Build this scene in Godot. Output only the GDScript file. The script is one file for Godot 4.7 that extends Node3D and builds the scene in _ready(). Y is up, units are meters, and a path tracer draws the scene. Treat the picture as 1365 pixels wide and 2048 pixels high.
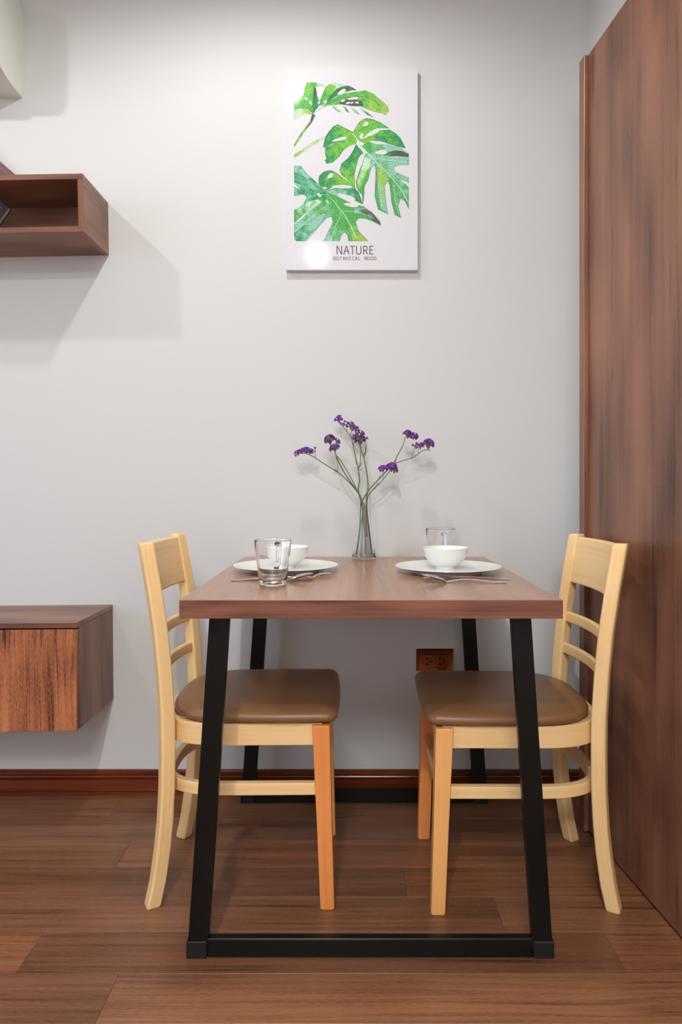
extends Node3D
# A small dining corner: table for two, two wooden chairs, wall shelf and cabinet, botanical print.
# Metres, y up. The camera stands at the origin (eye 1 m above the floor); the back wall is at z = WALL.

const WALL := -2.269
const TOP := 0.768          # height of the table top
const CEIL := 2.72

# ------------------------------------------------------------------ mesh accumulator
class Shape:
	var v := PackedVector3Array()
	var uv := PackedVector2Array()
	var start := 0
	func tri(a: Vector3, b: Vector3, c: Vector3, ua := Vector2.INF, ub := Vector2.INF, uc := Vector2.INF) -> void:
		if a.is_equal_approx(b) or b.is_equal_approx(c) or a.is_equal_approx(c):
			return
		v.append(a); v.append(b); v.append(c)
		uv.append(ua); uv.append(ub); uv.append(uc)
	func quad(a: Vector3, b: Vector3, c: Vector3, d: Vector3) -> void:
		tri(a, b, c); tri(a, c, d)
	func begin() -> void:
		start = v.size()
	func close() -> void:           # turn the piece added since begin() outside out
		var vol := 0.0
		for i in range(start, v.size(), 3):
			vol += v[i].dot(v[i + 1].cross(v[i + 2]))
		if vol < 0.0:
			for i in range(start, v.size(), 3):
				var t := v[i + 1]; v[i + 1] = v[i + 2]; v[i + 2] = t
				var u := uv[i + 1]; uv[i + 1] = uv[i + 2]; uv[i + 2] = u
	func box(c: Vector3, s: Vector3, bev := 0.001) -> Shape:
		begin()
		var h := s * 0.5
		var b: float = minf(bev, minf(h.x, minf(h.y, h.z)) * 0.9)
		var f := func(sx: float, sy: float, sz: float, ax: int) -> Vector3:
			var p := Vector3(sx * (h.x - b), sy * (h.y - b), sz * (h.z - b))
			p[ax] = [sx, sy, sz][ax] * h[ax]
			return c + p
		for ax in 3:
			var o1 := (ax + 1) % 3
			var o2 := (ax + 2) % 3
			for s1 in [-1.0, 1.0]:
				var q: Array[Vector3] = []
				for k in [[-1.0, -1.0], [1.0, -1.0], [1.0, 1.0], [-1.0, 1.0]]:
					var sg := Vector3.ZERO
					sg[ax] = s1; sg[o1] = k[0]; sg[o2] = k[1]
					q.append(f.call(sg.x, sg.y, sg.z, ax))
				if s1 > 0.0: quad(q[0], q[1], q[2], q[3])
				else: quad(q[3], q[2], q[1], q[0])
		for ax in 3:                # edges that run along ax
			var o1 := (ax + 1) % 3
			var o2 := (ax + 2) % 3
			for a in [-1.0, 1.0]:
				for d in [-1.0, 1.0]:
					var lo := Vector3.ZERO
					lo[o1] = a; lo[o2] = d; lo[ax] = -1.0
					var hi := lo
					hi[ax] = 1.0
					var p0: Vector3 = f.call(lo.x, lo.y, lo.z, o1)
					var p1: Vector3 = f.call(hi.x, hi.y, hi.z, o1)
					var p2: Vector3 = f.call(hi.x, hi.y, hi.z, o2)
					var p3: Vector3 = f.call(lo.x, lo.y, lo.z, o2)
					if a * d > 0.0: quad(p3, p2, p1, p0)
					else: quad(p0, p1, p2, p3)
		for sx in [-1.0, 1.0]:
			for sy in [-1.0, 1.0]:
				for sz in [-1.0, 1.0]:
					var x: Vector3 = f.call(sx, sy, sz, 0)
					var y: Vector3 = f.call(sx, sy, sz, 1)
					var z: Vector3 = f.call(sx, sy, sz, 2)
					if sx * sy * sz > 0.0: tri(x, y, z)
					else: tri(x, z, y)
		return self
	func loft(rings: Array, caps := true, grain_uv := false, closed := false) -> Shape:
		begin()
		var n: int = rings[0].size()
		var along := 0.0
		var last: int = rings.size() - (0 if closed else 1)
		for i in last:
			var r: PackedVector3Array = rings[i]
			var q: PackedVector3Array = rings[(i + 1) % rings.size()]
			var step: float = (r[0].distance_to(q[0]) + r[n / 2].distance_to(q[n / 2])) * 0.5
			var around := 0.0
			for k in n:
				var k2 := (k + 1) % n
				var w: float = r[k].distance_to(r[k2])
				if grain_uv:
					var u00 := Vector2(along, around)
					var u01 := Vector2(along, around + w)
					var u10 := Vector2(along + step, around)
					var u11 := Vector2(along + step, around + w)
					tri(r[k], r[k2], q[k2], u00, u01, u11)
					tri(r[k], q[k2], q[k], u00, u11, u10)
				else:
					quad(r[k], r[k2], q[k2], q[k])
				around += w
			along += step
		if caps and not closed:
			for e in [0, rings.size() - 1]:
				var r: PackedVector3Array = rings[e]
				var m := Vector3.ZERO
				for p in r: m += p
				m /= n
				for k in n:
					if e == 0: tri(m, r[(k + 1) % n], r[k])
					else: tri(m, r[k], r[(k + 1) % n])
		close()
		return self
	func lathe(prof: Array, at := Vector3.ZERO, segs := 48, closed := false) -> Shape:
		var rings := []
		for p in prof:
			var r := PackedVector3Array()
			for k in segs:
				var a := TAU * k / segs
				r.append(at + Vector3(cos(a) * p[0], p[1], sin(a) * p[0]))
			rings.append(r)
		return loft(rings, false, false, closed)
	func tube(path: Array, radii: Array, segs := 8) -> Shape:
		var rings := []
		var side := Vector3.ZERO
		for i in path.size():
			var t: Vector3 = (path[mini(i + 1, path.size() - 1)] - path[maxi(i - 1, 0)]).normalized()
			if side == Vector3.ZERO:
				side = t.cross(Vector3(0.3, 0.2, 0.93)).normalized()
			side = (side - t * side.dot(t)).normalized()
			var up := t.cross(side)
			var r := PackedVector3Array()
			for k in segs:
				var a := TAU * k / segs
				r.append(path[i] + (side * cos(a) + up * sin(a)) * radii[mini(i, radii.size() - 1)])
			rings.append(r)
		return loft(rings, true)
	func mesh(grain := 0, off := Vector2.ZERO, smooth := 38.0) -> ArrayMesh:
		var n := v.size() / 3
		var fn := PackedVector3Array()
		var at := {}
		var nn := PackedVector3Array()
		nn.resize(v.size())
		for i in n:
			var c := (v[3 * i + 1] - v[3 * i]).cross(v[3 * i + 2] - v[3 * i])
			fn.append(c)
			for k in 3:
				var key := Vector3i((v[3 * i + k] * 50000.0).round())
				if not at.has(key): at[key] = PackedInt32Array()
				at[key].append(i)
		var lim := cos(deg_to_rad(smooth))
		for i in n:
			var un := fn[i].normalized()
			for k in 3:
				var s := Vector3.ZERO
				for j in at[Vector3i((v[3 * i + k] * 50000.0).round())]:
					if fn[j].normalized().dot(un) >= lim: s += fn[j]
				nn[3 * i + k] = s.normalized() if s.length_squared() > 0.0 else un
			var ax := 0
			var ab := un.abs()
			if ab.y >= ab.x and ab.y >= ab.z: ax = 1
			elif ab.z >= ab.x: ax = 2
			for k in 3:
				if uv[3 * i + k] == Vector2.INF:
					var p := v[3 * i + k]
					if ax == grain: uv[3 * i + k] = Vector2(p[(ax + 1) % 3], p[(ax + 2) % 3])
					else: uv[3 * i + k] = Vector2(p[grain], p[3 - ax - grain])
				uv[3 * i + k] += off
		for i in n:                 # Godot's front faces run clockwise
			var t := v[3 * i + 1]; v[3 * i + 1] = v[3 * i + 2]; v[3 * i + 2] = t
			t = nn[3 * i + 1]; nn[3 * i + 1] = nn[3 * i + 2]; nn[3 * i + 2] = t
			var u := uv[3 * i + 1]; uv[3 * i + 1] = uv[3 * i + 2]; uv[3 * i + 2] = u
		var arr := []
		arr.resize(Mesh.ARRAY_MAX)
		arr[Mesh.ARRAY_VERTEX] = v
		arr[Mesh.ARRAY_NORMAL] = nn
		arr[Mesh.ARRAY_TEX_UV] = uv
		var m := ArrayMesh.new()
		m.add_surface_from_arrays(Mesh.PRIMITIVE_TRIANGLES, arr)
		return m

# ------------------------------------------------------------------ small helpers
var M := {}
var taken := {}

func numbered(called: String) -> String:
	taken[called] = taken.get(called, -1) + 1
	return called if taken[called] == 0 else "%s_%03d" % [called, taken[called]]

func part(called: String, m: Mesh, mat: Material, parent: Node3D, at := Vector3.ZERO) -> MeshInstance3D:
	var o := MeshInstance3D.new()
	o.name = called
	o.mesh = m
	o.material_override = null
	for s in m.get_surface_count(): o.set_surface_override_material(s, mat)
	o.position = at
	parent.add_child(o, true)
	return o

func tag(o: Node3D, label: String, category: String, group := "") -> void:
	o.set_meta("label", label)
	o.set_meta("category", category)
	if group: o.set_meta("group", group)

func thing(called: String, label: String, category: String, at := Vector3.ZERO, turn := 0.0, group := "") -> Node3D:
	var o := Node3D.new()
	o.name = numbered(called)
	add_child(o)
	o.position = at
	o.rotation.y = deg_to_rad(turn)
	tag(o, label, category, group)
	return o

func setting(called: String, m: Mesh, mat: Material, at := Vector3.ZERO, turn := 0.0) -> MeshInstance3D:
	var o := part(called, m, mat, self, at)
	o.rotation.y = deg_to_rad(turn)
	o.set_meta("kind", "structure")
	return o

func rgb8(r: float, g: float, b: float) -> Color:
	return Color(r / 255.0, g / 255.0, b / 255.0)

func plain(c: Color, rough: float, metal := 0.0, spec := 0.5) -> StandardMaterial3D:
	var m := StandardMaterial3D.new()
	m.albedo_color = c
	m.roughness = rough
	m.metallic = metal
	m.metallic_specular = spec
	return m

func rrect(w: float, h: float, r: float, n := 3) -> PackedVector2Array:
	var out := PackedVector2Array()
	for q in 4:
		var c := Vector2([1, -1, -1, 1][q] * (w / 2 - r), [1, 1, -1, -1][q] * (h / 2 - r))
		for k in n + 1:
			var a := PI / 2 * q + PI / 2 * k / n
			out.append(c + Vector2(cos(a), sin(a)) * r)
	return out

func smooth_path(pts: Array, per := 6) -> Array:
	var out := []
	for i in pts.size() - 1:
		var p0 = pts[maxi(i - 1, 0)]
		var p3 = pts[mini(i + 2, pts.size() - 1)]
		for k in per:
			out.append(pts[i].cubic_interpolate(pts[i + 1], p0, p3, float(k) / per))
	out.append(pts[-1])
	return out

# ------------------------------------------------------------------ procedural textures
func noise_bytes(w: int, h: int, sx: int, sy: int, freq: float, sd: int, oct := 3, kind := FastNoiseLite.TYPE_SIMPLEX_SMOOTH) -> PackedByteArray:
	# noise made small in one direction and stretched: fibres and figure that run along x
	var f := FastNoiseLite.new()
	f.noise_type = kind
	f.seed = sd
	f.frequency = freq
	f.fractal_octaves = oct
	var im := f.get_seamless_image(w / sx, h / sy, false, false, 0.12)
	im.resize(w, h, Image.INTERPOLATE_CUBIC)
	im.convert(Image.FORMAT_L8)
	return im.get_data()

func wood_image(w: int, h: int, sd: int, cols: Array, wt: Array, streak := 0.0, knots := 0) -> Image:
	# cols: dark to light; wt: weights of blotches, figure, fibres, pores
	var blot := noise_bytes(w, h, 8, 4, 0.020, sd, 2)
	var fig := noise_bytes(w, h, 32, 1, 0.030, sd + 1, 3)
	var fib := noise_bytes(w, h, 32, 1, 0.16, sd + 2, 2)
	var por := noise_bytes(w, h, 4, 1, 0.30, sd + 3, 1)
	var warp := noise_bytes(w, h, 8, 4, 0.012, sd + 4, 2)
	var lut := PackedByteArray()
	for i in 256:
		var t := i / 255.0 * (cols.size() - 1)
		var k := mini(int(t), cols.size() - 2)
		var c: Color = cols[k].lerp(cols[k + 1], t - k)
		lut.append(int(c.r * 255)); lut.append(int(c.g * 255)); lut.append(int(c.b * 255))
	var data := PackedByteArray()
	data.resize(w * h * 3)
	for y in h:
		for x in w:
			var i := y * w + x
			var yy := (y + (warp[i] * 18 >> 8) - 9 + h) % h      # the figure wanders
			var j := yy * w + x
			var t: float = 128.0 + (blot[i] - 128) * wt[0] + (fig[j] - 128) * wt[1] + (fib[j] - 128) * wt[2] + (por[i] - 128) * wt[3]
			if streak > 0.0 and fig[j] < 70:
				t -= (70 - fig[j]) * streak
			var q := clampi(int(t), 0, 255) * 3
			data[3 * i] = lut[q]; data[3 * i + 1] = lut[q + 1]; data[3 * i + 2] = lut[q + 2]
	var rng := RandomNumberGenerator.new()        # small dark knots and mineral streaks, drawn out along the grain
	rng.seed = sd * 7 + 1
	for k in knots:
		var cx := rng.randi() % w
		var cy := rng.randi() % h
		var rx := rng.randf_range(10.0, 60.0)
		var ry := rng.randf_range(2.0, 7.0)
		var deep := rng.randf_range(0.25, 0.55)
		for y in range(-int(ry * 2), int(ry * 2) + 1):
			for x in range(-int(rx * 2), int(rx * 2) + 1):
				var i := ((cy + y + h) % h) * w + (cx + x + w) % w
				var f := deep * exp(-(x * x / (rx * rx) + y * y / (ry * ry)) * 1.6) * (0.55 + fib[i] / 285.0)
				for ch in 3: data[3 * i + ch] = int(lerpf(data[3 * i + ch], cols[0].to_rgba32() >> (24 - 8 * ch) & 255, minf(f, 1.0)))
	return Image.create_from_data(w, h, false, Image.FORMAT_RGB8, data)

func wood_mat(im: ImageTexture, along: float, across: float, rough: float, tint := Color.WHITE, coat := 0.0) -> StandardMaterial3D:
	var m := plain(tint, rough)
	m.albedo_texture = im
	m.uv1_scale = Vector3(1.0 / along, 1.0 / across, 1.0)
	if coat > 0.0:
		m.clearcoat_enabled = true
		m.clearcoat = coat
		m.clearcoat_roughness = 0.12
	return m

func make_materials() -> void:
	var walnut := ImageTexture.create_from_image(wood_image(1024, 1024, 11, [rgb8(60, 40, 32), rgb8(104, 69, 53), rgb8(132, 89, 68), rgb8(150, 103, 80), rgb8(166, 118, 94)], [0.62, 0.20, 0.18, 0.16], 0.6, 34))
	var light := ImageTexture.create_from_image(wood_image(1024, 1024, 64, [rgb8(96, 64, 48), rgb8(138, 98, 76), rgb8(164, 121, 95), rgb8(178, 134, 108), rgb8(192, 148, 122)], [0.40, 0.14, 0.09, 0.06], 0.0, 3))  # paler than the walnut: sheen on the table top is put into the colour
	var rustic := ImageTexture.create_from_image(wood_image(1024, 1024, 57, [rgb8(62, 34, 22), rgb8(136, 78, 48), rgb8(174, 106, 67), rgb8(194, 122, 80), rgb8(208, 144, 100)], [0.50, 0.30, 0.42, 0.40], 1.1, 14))
	var floor_im := ImageTexture.create_from_image(wood_image(1024, 1024, 91, [rgb8(74, 44, 28), rgb8(116, 75, 50), rgb8(140, 94, 64), rgb8(154, 107, 75), rgb8(172, 124, 90)], [0.28, 0.38, 0.40, 0.30], 0.9, 10))
	var pale := ImageTexture.create_from_image(wood_image(512, 512, 23, [rgb8(208, 156, 98), rgb8(236, 192, 132), rgb8(245, 206, 147), rgb8(248, 212, 157), rgb8(250, 218, 168)], [0.28, 0.30, 0.20, 0.10]))
	var red := ImageTexture.create_from_image(wood_image(512, 512, 35, [rgb8(42, 16, 8), rgb8(86, 36, 18), rgb8(110, 48, 24), rgb8(128, 60, 32), rgb8(146, 74, 42)], [0.5, 0.3, 0.25, 0.15]))
	M.walnut = wood_mat(walnut, 1.5, 0.75, 0.36)
	M.panel = wood_mat(walnut, 1.9, 0.95, 0.34)
	M.table = wood_mat(light, 3.4, 0.75, 0.25)
	M.table.metallic_specular = 0.66
	M.edge = wood_mat(walnut, 0.9, 0.20, 0.45, rgb8(232, 212, 204))
	M.rustic = wood_mat(rustic, 1.2, 0.75, 0.45)
	for k in 4:
		M["plank%d" % k] = wood_mat(floor_im, 1.5, 0.62, 0.38, [Color(1, 1, 1), Color(0.92, 0.92, 0.93), Color(1, 0.97, 0.95), Color(0.86, 0.85, 0.86)][k])
	M.pale = wood_mat(pale, 0.7, 0.22, 0.38)
	M.pale_orange = wood_mat(pale, 0.7, 0.22, 0.38, Color(0.99, 0.86, 0.73))
	M.orange = wood_mat(pale, 0.7, 0.22, 0.36, Color(0.97, 0.73, 0.57))
	M.mahogany = wood_mat(red, 1.0, 0.3, 0.22)
	M.paint = plain(rgb8(209, 209, 208), 0.75, 0.0, 0.35)
	M.ceiling = plain(rgb8(236, 236, 236), 0.9, 0.0, 0.3)
	M.subfloor = plain(rgb8(30, 20, 15), 0.9)
	M.black = plain(rgb8(13, 13, 12), 0.34, 0.0, 0.36)
	M.rubber = plain(rgb8(13, 13, 13), 0.6)
	M.dark = plain(rgb8(12, 10, 9), 0.8)
	M.leather = plain(rgb8(132, 93, 60), 0.38)
	M.porcelain = plain(rgb8(236, 238, 234), 0.10)
	M.steel = plain(rgb8(205, 203, 200), 0.16, 1.0)
	M.chrome = plain(rgb8(215, 205, 195), 0.12, 1.0)
	M.bronze = plain(rgb8(138, 84, 52), 0.14, 1.0)
	M.glass = StandardMaterial3D.new()
	M.glass.albedo_color = Color(1, 1, 1, 0.0)
	M.glass.roughness = 0.0
	M.glass.refraction_enabled = true
	M.glass.refraction_scale = 0.05
	M.glass.transparency = BaseMaterial3D.TRANSPARENCY_ALPHA
	M.pane = StandardMaterial3D.new()
	M.pane.albedo_color = Color(1, 1, 1, 0.04)
	M.pane.roughness = 0.0
	M.pane.transparency = BaseMaterial3D.TRANSPARENCY_ALPHA
	M.white_plastic = plain(rgb8(222, 224, 214), 0.35)
	M.grey_plastic = plain(rgb8(150, 150, 146), 0.5)
	M.board = plain(rgb8(214, 214, 219), 0.35)
	M.ink = plain(rgb8(74, 74, 76), 0.5)
	M.stem = plain(rgb8(100, 118, 74), 0.6)
	M.calyx = plain(rgb8(98, 112, 62), 0.65)
	M.petal = plain(rgb8(146, 66, 188), 0.7)
	M.petal.backlight_enabled = true
	M.petal.backlight = rgb8(140, 60, 180)
	M.petal_dark = plain(rgb8(122, 70, 138), 0.7)
	M.book = plain(rgb8(92, 30, 58), 0.45)
	M.book_dark = plain(rgb8(46, 22, 40), 0.45)
	M.book_line = plain(rgb8(170, 110, 130), 0.5)
	M.paper = plain(rgb8(226, 220, 205), 0.8)
	M.frame_white = plain(rgb8(235, 235, 235), 0.4)

# ------------------------------------------------------------------ the botanical print
var art_w := 581
var art_h := 877
var art: PackedByteArray

func art_fill(poly: Array, c0: Color, c1: Color, a: Vector2, b: Vector2, n1: PackedByteArray, n2: PackedByteArray, clip := true) -> void:
	# scanline fill of a watercolour wash from c0 at a to c1 at b, with pigment grain
	var ys := INF
	var ye := -INF
	for p in poly:
		ys = minf(ys, p.y); ye = maxf(ye, p.y)
	var dir := b - a
	var len2 := maxf(dir.length_squared(), 1.0)
	for y in range(maxi(0, int(ys)), mini(art_h - 1, int(ye) + 1)):
		var xs := []
		for i in poly.size():
			var p: Vector2 = poly[i]
			var q: Vector2 = poly[(i + 1) % poly.size()]
			if (p.y <= y + 0.5) != (q.y <= y + 0.5):
				xs.append(p.x + (y + 0.5 - p.y) / (q.y - p.y) * (q.x - p.x))
		xs.sort()
		for k in range(0, xs.size() - 1, 2):
			for x in range(maxi(35 if clip else 0, int(round(xs[k]))), mini(542 if clip else art_w, int(round(xs[k + 1])))):
				if clip and y > 752: continue
				var i := y * art_w + x
				var t := clampf((Vector2(x, y) - a).dot(dir) / len2 + (n1[i] - 128) / 170.0, 0.0, 1.0)
				var c := c0.lerp(c1, t)
				var edge: float = minf(x - xs[k], xs[k + 1] - x)
				var g := 1.0 + (n2[i] - 128) / 420.0
				if edge < 2.5: g *= 0.80
				if c0 == c1: g = 1.0
				art[3 * i] = clampi(int(c.r * 255 * g), 0, 255)
				art[3 * i + 1] = clampi(int(c.g * 255 * g), 0, 255)
				art[3 * i + 2] = clampi(int(c.b * 255 * g), 0, 255)

func art_line(pts: Array, wid: float, c: Color, op: float) -> void:
	for s in pts.size() - 1:
		var p: Vector2 = pts[s]
		var q: Vector2 = pts[s + 1]
		var n := int(p.distance_to(q) * 2) + 1
		for k in n:
			var o := p.lerp(q, float(k) / n)
			for y in range(int(o.y - wid), int(o.y + wid) + 2):
				for x in range(int(o.x - wid), int(o.x + wid) + 2):
					if x < 35 or x >= 542 or y < 0 or y > 752: continue
					var e := clampf(wid * 0.5 + 0.5 - Vector2(x + 0.5, y + 0.5).distance_to(o), 0.0, 1.0) * op * 0.5
					var i := 3 * (y * art_w + x)
					art[i] = int(lerpf(art[i], c.r * 255, e))
					art[i + 1] = int(lerpf(art[i + 1], c.g * 255, e))
					art[i + 2] = int(lerpf(art[i + 2], c.b * 255, e))

func pp(flat: Array) -> Array:       # drawing units to print pixels
	var out := []
	for i in range(0, flat.size(), 2):
		out.append(Vector2((flat[i] - 100) * 0.5, (flat[i + 1] - 85) * 0.5))
	return out

func hole(cx: float, cy: float, rx: float, ry: float, turn: float) -> Array:
	var out := []
	for k in 14:
		var p := Vector2(cos(TAU * k / 14) * rx, sin(TAU * k / 14) * ry * (1.0 + 0.25 * cos(TAU * k / 14))).rotated(deg_to_rad(turn))
		out.append(cx + p.x); out.append(cy + p.y)
	return pp(out)

func print_texture() -> ImageTexture:
	art = PackedByteArray()
	art.resize(art_w * art_h * 3)
	var white := rgb8(214, 214, 219)
	for i in art_w * art_h:
		art[3 * i] = 214; art[3 * i + 1] = 214; art[3 * i + 2] = 219
	var f := FastNoiseLite.new()
	f.seed = 3; f.frequency = 0.022; f.fractal_octaves = 3
	var im := f.get_image(art_w, art_h)
	im.convert(Image.FORMAT_L8)
	var n1 := im.get_data()
	f.seed = 9; f.frequency = 0.16
	im = f.get_image(art_w, art_h)
	im.convert(Image.FORMAT_L8)
	var n2 := im.get_data()
	var LIME := rgb8(122, 188, 78)
	var GRN := rgb8(84, 166, 90)
	var EMR := rgb8(60, 146, 94)
	var TEAL := rgb8(142, 192, 176)
	var MINT := rgb8(190, 226, 192)
	var DRK := rgb8(84, 96, 84)
	var OLV := rgb8(150, 190, 90)
	var BRN := rgb8(98, 92, 88)
	var lobes := [
		# upper leaf
		[[170, 305, 250, 322, 262, 262, 285, 198, 322, 234, 350, 245, 352, 330, 348, 420, 338, 478, 300, 440, 230, 430, 170, 436], LIME, GRN, [280, 220], [300, 460]],
		[[170, 436, 230, 431, 300, 443, 332, 484, 270, 478, 215, 500, 170, 535], MINT, OLV, [170, 500], [330, 450]],
		[[300, 205, 360, 200, 410, 214, 446, 240, 400, 236, 358, 244, 330, 240], MINT, GRN, [440, 220], [330, 240]],
		[[345, 240, 362, 250, 374, 320, 392, 372, 370, 420, 345, 475, 335, 400], EMR, DRK, [360, 380], [350, 240]],
		[[446, 246, 480, 218, 522, 222, 536, 246, 520, 290, 482, 340, 435, 380, 390, 405, 362, 446, 372, 390, 410, 335], LIME, EMR, [500, 230], [380, 420]],
		[[486, 216, 540, 203, 592, 220, 645, 236, 600, 244, 545, 262, 530, 235], MINT, TEAL, [490, 210], [640, 240]],
		[[540, 262, 600, 236, 650, 230, 700, 254, 724, 272, 678, 272, 632, 284, 600, 300, 540, 322, 478, 368, 420, 400, 395, 410, 470, 350, 510, 300], EMR, DRK, [400, 400], [700, 260]],
		[[470, 372, 560, 318, 630, 296, 700, 285, 800, 272, 870, 300, 940, 360, 992, 402, 1008, 440, 1004, 466, 990, 455, 986, 490, 950, 474, 880, 460, 820, 440, 760, 412, 680, 408, 600, 396, 500, 400, 430, 412, 390, 435, 360, 466], GRN, OLV, [480, 350], [960, 440]],
		[[560, 378, 620, 348, 700, 350, 770, 366, 780, 410, 700, 412, 600, 396], BRN, DRK, [560, 380], [780, 400]],
		[[700, 285, 800, 274, 868, 302, 900, 340, 800, 322, 720, 330, 640, 335], GRN, LIME, [660, 320], [880, 310]],
		[[500, 404, 545, 420, 585, 464, 545, 452], MINT, EMR, [510, 405], [580, 465]],
		[[600, 406, 632, 420, 656, 470, 622, 446], TEAL, DRK, [600, 405], [655, 470]],
		[[662, 410, 705, 434, 752, 486, 705, 466], MINT, EMR, [665, 410], [750, 485]],
		[[742, 418, 800, 452, 882, 512, 810, 482], MINT, DRK, [745, 420], [880, 510]],
		[[330, 474, 358, 486, 330, 548, 250, 650, 170, 770, 170, 742, 235, 640, 312, 540], DRK, LIME, [345, 480], [240, 650]],
		[[170, 832, 270, 770, 345, 716, 425, 682, 425, 706, 345, 745, 260, 806, 170, 862], MINT, OLV, [420, 690], [180, 850]],
		# middle leaf
		[[692, 638, 640, 610, 600, 598, 560, 568, 518, 585, 470, 640, 442, 685, 427, 772, 446, 764, 500, 742, 580, 728, 660, 735, 716, 742, 730, 700], EMR, LIME, [450, 700], [640, 640]],
		[[446, 764, 443, 830, 457, 868, 440, 884, 460, 914, 512, 902, 570, 850, 602, 800, 652, 760, 716, 740, 640, 728, 540, 735], LIME, EMR, [590, 740], [470, 890]],
		[[692, 640, 722, 600, 750, 552, 810, 516, 872, 526, 932, 550, 1012, 602, 930, 604, 870, 636, 812, 668, 770, 690, 740, 706], LIME, GRN, [760, 560], [960, 600]],
		[[740, 704, 800, 690, 870, 648, 930, 620, 1010, 614, 1062, 640, 1112, 690, 1156, 778, 1090, 764, 1020, 742, 930, 716, 850, 712, 800, 742], EMR, LIME, [1100, 700], [830, 690]],
		[[760, 760, 830, 720, 900, 742, 1000, 742, 1100, 768, 1184, 822, 1184, 852, 1090, 846, 1000, 840, 930, 850, 880, 846, 820, 820], TEAL, GRN, [1000, 760], [830, 800]],
		[[960, 840, 1010, 808, 1060, 796, 1120, 800, 1184, 828, 1184, 856, 1090, 848, 1010, 846], DRK, EMR, [1080, 830], [960, 850]],
		[[830, 820, 920, 850, 1000, 846, 1184, 860, 1184, 928, 1110, 926, 1056, 940, 1060, 978, 1110, 1004, 1184, 1030, 1184, 1096, 1130, 1062, 1184, 1120, 1184, 1310, 1150, 1240, 1115, 1214, 1090, 1280, 1116, 1386, 1062, 1362, 1032, 1252, 1014, 1100, 994, 1058, 972, 1110, 984, 1252, 1002, 1354, 912, 1312, 884, 1200, 890, 1050, 896, 960, 880, 918, 850, 960, 822, 1060, 792, 1110, 788, 1180, 775, 1268, 772, 1190, 722, 1124, 716, 1060, 744, 980, 788, 862, 800, 822], TEAL, GRN, [1100, 900], [960, 1180]],
		[[900, 940, 960, 960, 1010, 1050, 985, 1060, 972, 1110, 984, 1252, 1000, 1350, 930, 1300, 905, 1150], OLV, TEAL, [950, 1000], [960, 1300]],
		[[1010, 1040, 1080, 1070, 1140, 1190, 1110, 1215, 1088, 1290, 1112, 1380, 1050, 1240, 1026, 1110], GRN, TEAL, [1050, 1080], [1100, 1350]],
		[[716, 742, 770, 800, 786, 830, 770, 824, 742, 858, 716, 950, 704, 1010, 710, 1144, 662, 1072, 590, 1012, 570, 970, 590, 908, 650, 860, 690, 800], EMR, LIME, [660, 830], [650, 1030]],
		[[790, 850, 850, 870, 840, 940, 806, 1010, 770, 1090, 752, 1150, 722, 1118, 724, 1050, 756, 970], MINT, LIME, [810, 870], [740, 1100]],
		# lower leaf
		[[170, 926, 230, 930, 272, 986, 342, 1052, 396, 1098, 440, 1140, 500, 1200, 560, 1270, 520, 1270, 440, 1240, 380, 1262, 330, 1262, 250, 1272, 282, 1202, 250, 1180, 170, 1196, 170, 1110, 230, 1140, 170, 1080], TEAL, EMR, [190, 950], [420, 1180]],
		[[170, 985, 250, 1020, 340, 1090, 400, 1150, 340, 1140, 250, 1100, 170, 1076], EMR, TEAL, [180, 1000], [380, 1130]],
		[[388, 1072, 392, 1022, 440, 980, 502, 974, 562, 1010, 642, 1060, 696, 1116, 600, 1106, 500, 1120, 450, 1150, 410, 1120], EMR, LIME, [400, 1050], [620, 1080]],
		[[440, 1150, 500, 1128, 600, 1118, 702, 1124, 742, 1160, 778, 1268, 720, 1240, 640, 1206, 570, 1190, 520, 1200], TEAL, EMR, [500, 1150], [740, 1220]],
		[[460, 1160, 560, 1200, 680, 1260, 780, 1282, 862, 1340, 932, 1420, 936, 1452, 880, 1424, 800, 1392, 742, 1390, 714, 1420, 732, 1490, 826, 1590, 652, 1590, 640, 1532, 612, 1512, 586, 1540, 572, 1590, 424, 1590, 470, 1520, 512, 1420, 502, 1376, 460, 1385, 400, 1450, 330, 1530, 272, 1590, 190, 1590, 170, 1572, 170, 1440, 240, 1390, 310, 1320, 386, 1268, 430, 1240], GRN, TEAL, [560, 1330], [260, 1500]],
		[[170, 1316, 250, 1272, 300, 1240, 380, 1222, 420, 1244, 340, 1284, 240, 1370, 170, 1430], MINT, GRN, [380, 1240], [190, 1380]],
		[[690, 1300, 800, 1300, 862, 1340, 932, 1420, 934, 1450, 880, 1418, 790, 1352, 700, 1340], DRK, TEAL, [900, 1400], [700, 1320]],
		[[170, 1520, 270, 1440, 370, 1370, 460, 1340, 400, 1440, 300, 1540, 250, 1590, 190, 1590], TEAL, EMR, [300, 1430], [230, 1590]],
		[[600, 1370, 680, 1380, 720, 1440, 740, 1500, 820, 1590, 690, 1590, 650, 1500], GRN, OLV, [640, 1400], [740, 1580]],
		[[480, 1480, 540, 1420, 580, 1400, 560, 1500, 520, 1590, 430, 1590], TEAL, GRN, [440, 1580], [560, 1440]],
	]
	for l in lobes:
		art_fill(pp(l[0]), l[1], l[2], pp(l[3])[0], pp(l[4])[0], n1, n2)
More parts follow.
